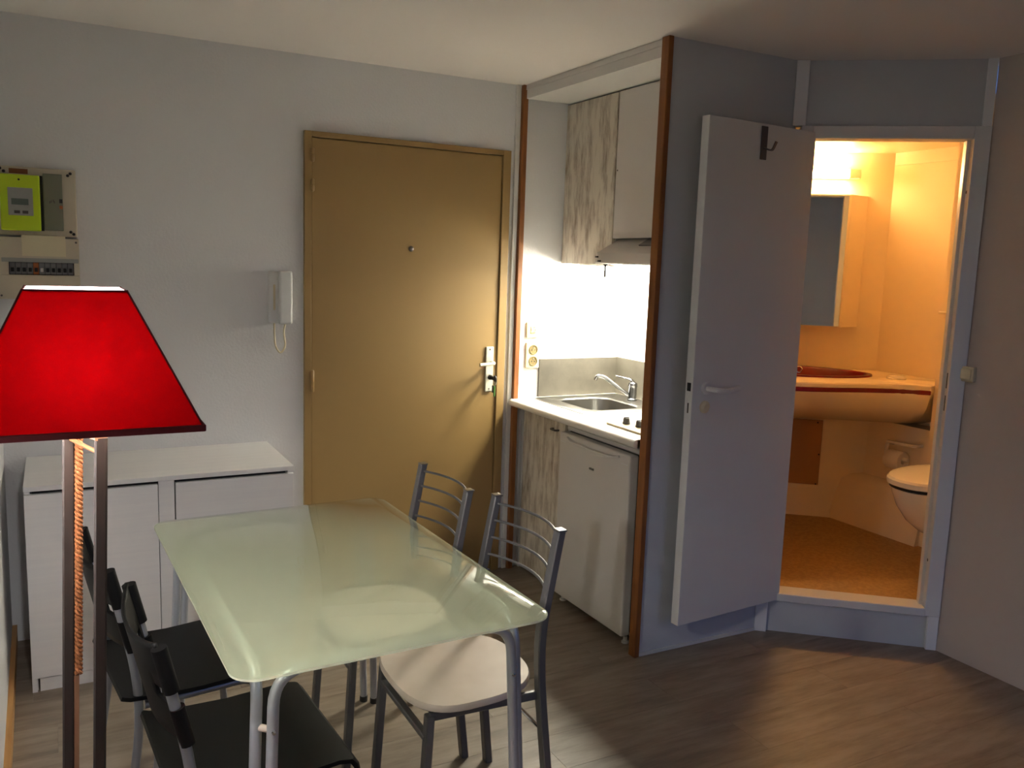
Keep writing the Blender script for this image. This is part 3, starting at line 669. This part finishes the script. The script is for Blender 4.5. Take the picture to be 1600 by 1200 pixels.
# ------------------------------------------------------------------ grey metal chairs with white seats (face +X in local space)
def grey_chair(label, loc, rz):
    t = thing('dining_chair', label, 'chair', loc, rz, 'grey wire-back chairs', world=False)
    # seat outline: superellipse, narrower to the rear
    def seat(z, k):
        out = []
        for i in range(48):
            a = 2*PI*i/48; c, s = math.cos(a), math.sin(a)
            x = .195*math.copysign(abs(c)**(.62 if c > 0 else .85), c); y = .222*math.copysign(abs(s)**.72, s)
            y *= 1-.10*(.5-x/.39)
            out.append((x*k, y*k, z))
        return out
    b = B(); loft(b, [seat(.440, .985), seat(.443, 1), seat(.455, 1), seat(.460, .985)]); mk('seat', b, 'seat_laminate', t, smooth=True)
    P = rect(.026, .018, .003)
    for s in (-1, 1):
        pts = fillet([(-.215, s*.200, 0), (-.165, s*.192, .46), (-.160, s*.190, .60), (-.212, s*.188, .885)], .10, 6)
        post = mk('rear_post', sw(pts, rect(.023, .030, .003), (0, 1, 0)), 'chair_grey_metal', t, smooth=True)
        mk('cap', bx(-.226, -.199, s*.188-.0155, s*.188+.0155, .8830, .8885, bev=.002), 'steel', post)
        mk('leg', sw([(.175, s*.180, 0), (.150, s*.172, .428)], rect(.022, .028, .003), (0, 1, 0)), 'chair_grey_metal', t, smooth=True)
        mk('side_rail', sw([(.150, s*.172, .424), (-.166, s*.185, .424)], rect(.016, .024, .003), (0, 0, 1)), 'chair_grey_metal', t)
    mk('front_rail', sw([(.155, -.172, .365), (.155, .172, .365)], rect(.022, .016, .003), (0, 0, 1)), 'chair_grey_metal', t)
    mk('stretcher', tb([(-.178, .188, .32), (-.178, -.188, .32)], .006, 8), 'chrome', t, smooth=True)
    for i in range(4):
        z = .862-i*.052; x0 = -.160-.052*(z-.60)/.285
        pts = [(x0-.052*(1-(v/6)**2), .182*v/6, z) for v in range(-6, 7)]
        mk('back_rung', tb(pts, .0042, 8), 'chair_grey_metal', t, smooth=True)
    return t
gc = grey_chair('grey metal chair with white seat at the near right of the glass table', (-1.110, -1.762, 0), PI)
dup(gc, (-1.168, -1.306, 0), PI, 'grey wire-back chair at the far right of the table, seat hidden under glass')

# ------------------------------------------------------------------ black plastic chairs (face +X in local space)
def black_chair(label, loc, rz):
    t = thing('dining_chair', label, 'chair', loc, rz, 'black plastic chairs', world=False)
    sec = [(-.205, .452), (-.19, .447), (-.10, .437), (0, .433), (.10, .437), (.16, .440), (.192, .434), (.206, .418), (.210, .400)]
    top = []; bot = []
    for i, (x, z) in enumerate(sec):
        a = sec[max(i-1, 0)]; c = sec[min(i+1, len(sec)-1)]; dx, dz = c[0]-a[0], c[1]-a[1]; l = math.hypot(dx, dz)
        top.append((x, z)); bot.append((x+dz/l*.011, z-dx/l*.011))
    prof = top+bot[::-1]
    b = B(); loft(b, [[(x*k, yy, z) for x, z in prof] for yy, k in ((-.212, .975), (-.206, 1), (.206, 1), (.212, .975))]); mk('seat', b, 'black_plastic', t, smooth=True)
    def up(z): return -.158-.065*(z-.5)/.275
    for s in (-1, 1):
        yy = s*.196
        mk('rear_leg', tb(fillet([(-.215, yy*1.06, 0), (-.150, yy, .43), (up(.775), yy, .775)], .16, 8), .0118, 12), 'chair_silver', t, smooth=True)
        mk('front_leg', tb(fillet([(.185, yy*1.04, 0), (.150, yy*.95, .408), (-.148, yy*.97, .408)], .05, 6), .0112, 12), 'chair_silver', t, smooth=True)
        for x in (-.215, .185): mk('foot_cap', lt([(.0125, 0), (.0138, .003), (.0138, .025), (.012, .027)], (x, yy*(1.06 if x < 0 else 1.04), 0), 12), 'dark_plastic', t)
    # backrest: bowed panel with sleeves around the tubes and a slit beside each tube
    b = B(); ny, nz = 20, 9; zs = [.575, .595, .63, .655, .662, .690, .72, .755, .775, .788]; G = {}
    for i in range(ny+1):
        y = -.190+.380*i/ny; q = y/.19
        for j, z in enumerate(zs):
            zz = z+(.020*(abs(q)**3-.4) if j >= 6 else 0)-(.012*(1-q*q) if j <= 1 else 0)
            G[i, j] = b.verts.new((up(zz)-.034*(1-q*q)-.004, y, zz))
    for i in range(ny):
        for j in range(nz):
            if j in (4,) and i in (1, 2, ny-3, ny-2): continue
            b.faces.new((G[i, j], G[i+1, j], G[i+1, j+1], G[i, j+1]))
    bk_ = mk('backrest', b, 'black_plastic', t, smooth=True)
    md = bk_.modifiers.new('thickness', 'SOLIDIFY'); md.thickness = .008; md.offset = 0
    for s in (-1, 1):
        for z0, z1 in ((.568, .655), (.692, .792)):
            mk('sleeve', tb([(up(z0), s*.196, z0), (up(z1), s*.196, z1)], .0165, 14), 'black_plastic', bk_, smooth=True)
    return t
bc_ = black_chair('black plastic chair nearest the viewer, right beside the floor lamp posts', (-1.704, -1.852, 0), math.radians(4))
dup(bc_, (-1.782, -1.335, 0), math.radians(7), 'black plastic chair at the far left of the glass table by the shoe cabinet')

# ------------------------------------------------------------------ floor lamp
LX, LY = -2.050, -2.275
MATS['bulb'] = emit('bulb', (1.0, 1.0, 1.0), BULB_POWER)
lp = thing('floor_lamp', 'floor lamp with square red fabric shade and dark wooden posts', 'lamp', (LX, LY, 0))
def sq(h, z, cy=LY): return [(LX-h, cy-h, z), (LX+h, cy-h, z), (LX+h, cy+h, z), (LX-h, cy+h, z)]
Z0, Z1, H0, H1 = 1.318, 1.529, .173, .073
b = B(); loft(b, [sq(H0, Z0), sq(H1, Z1)], False, False); sh = mk('shade', b, 'shade_red', lp, label='red fabric shade')
b = B(); loft(b, [sq(H0-.0025, Z0+.0005), sq(H1-.0025, Z1-.0005)], False, False); mk('lining', b, 'shade_lining', sh, label='white lining')
for h, z, w in ((H0, Z0, .007), (H1, Z1-.002, .003)):
    b = B(); c4 = sq(h, z)
    for i in range(4): sweep(b, [c4[i], c4[(i+1) % 4]], rect(w*.7, w*1.5, .001))
    mk('binding', b, 'shade_trim', sh)
for p, q in zip(sq(H0, Z0), sq(H1, Z1)): mk('seam', tb([p, q], .0016, 6), 'shade_trim', sh)
NP = (-2.021, -2.335); FP = (-2.066, -2.225); lean = .020
def post(p, ztop, w, m):
    pts = [(p[0]-lean*1.29/.6, p[1], .02), (p[0], p[1], ztop)]
    return mk('post', sw(pts, rect(w, w, .003), (0, 1, 0)), m, lp)
post(NP, 1.290, .0195, 'lamp_wood'); post(FP, 1.290, .0195, 'lamp_wood')
mk('crossbar', sw([(NP[0], NP[1]-.008, 1.2925), (FP[0], FP[1]+.008, 1.2925)], rect(.020, .012, .002), (0, 0, 1)), 'lamp_wood_bare_lit', lp)
mk('rod', tb([(NP[0]-.006, NP[1], 1.266), (FP[0], FP[1], 1.270)], .0035, 8), 'rope', lp, smooth=True)
# twisted rope along the inner side of the far post
b = B(); zt, zb = 1.276, .845
def fpx(z): return FP[0]-(1.29-z)*lean/.6
for k in range(3):
    pts = []
    for i in range(180):
        z = zt+(zb-zt)*i/179; a = i*.62+k*2*PI/3
        pts.append((fpx(z)+.0155+.0036*math.cos(a), FP[1]-.006+.0036*math.sin(a), z))
    tube(b, pts, .0038, 6)
mk('rope', b, 'rope', lp, smooth=True)
mk('lit_strip', sw([(fpx(.03)+.0125, FP[1]-.003, .03), (fpx(.842)+.0125, FP[1]-.003, .842)], rect(.008, .014), (0, 1, 0)), 'lamp_wood_bare_lit', lp)  # bare inner face of the post, its lamplit tone painted in
bxc = (NP[0]+FP[0])/2-lean*1.29/.6
mk('base', bx(bxc-.13, bxc+.13, LY-.13, LY+.13, 0, .022, bev=.004), 'lamp_wood', lp)
mk('bulb_holder', lt([(.014, 1.2995), (.017, 1.303), (.017, 1.318), (.012, 1.322)], (LX, LY, 0), 16), 'bulb_socket', lp, smooth=True)
mk('bulb', lt([(.012, 1.3225), (.016, 1.332), (.028, 1.352), (.031, 1.368), (.028, 1.388), (.016, 1.402), (.004, 1.406)], (LX, LY, 0), 20), 'bulb', lp, smooth=True)
mk('shade_carrier', tb([(LX-.075, LY, 1.515), (LX-.015, LY, 1.318)], .0015, 6), 'chrome', lp)
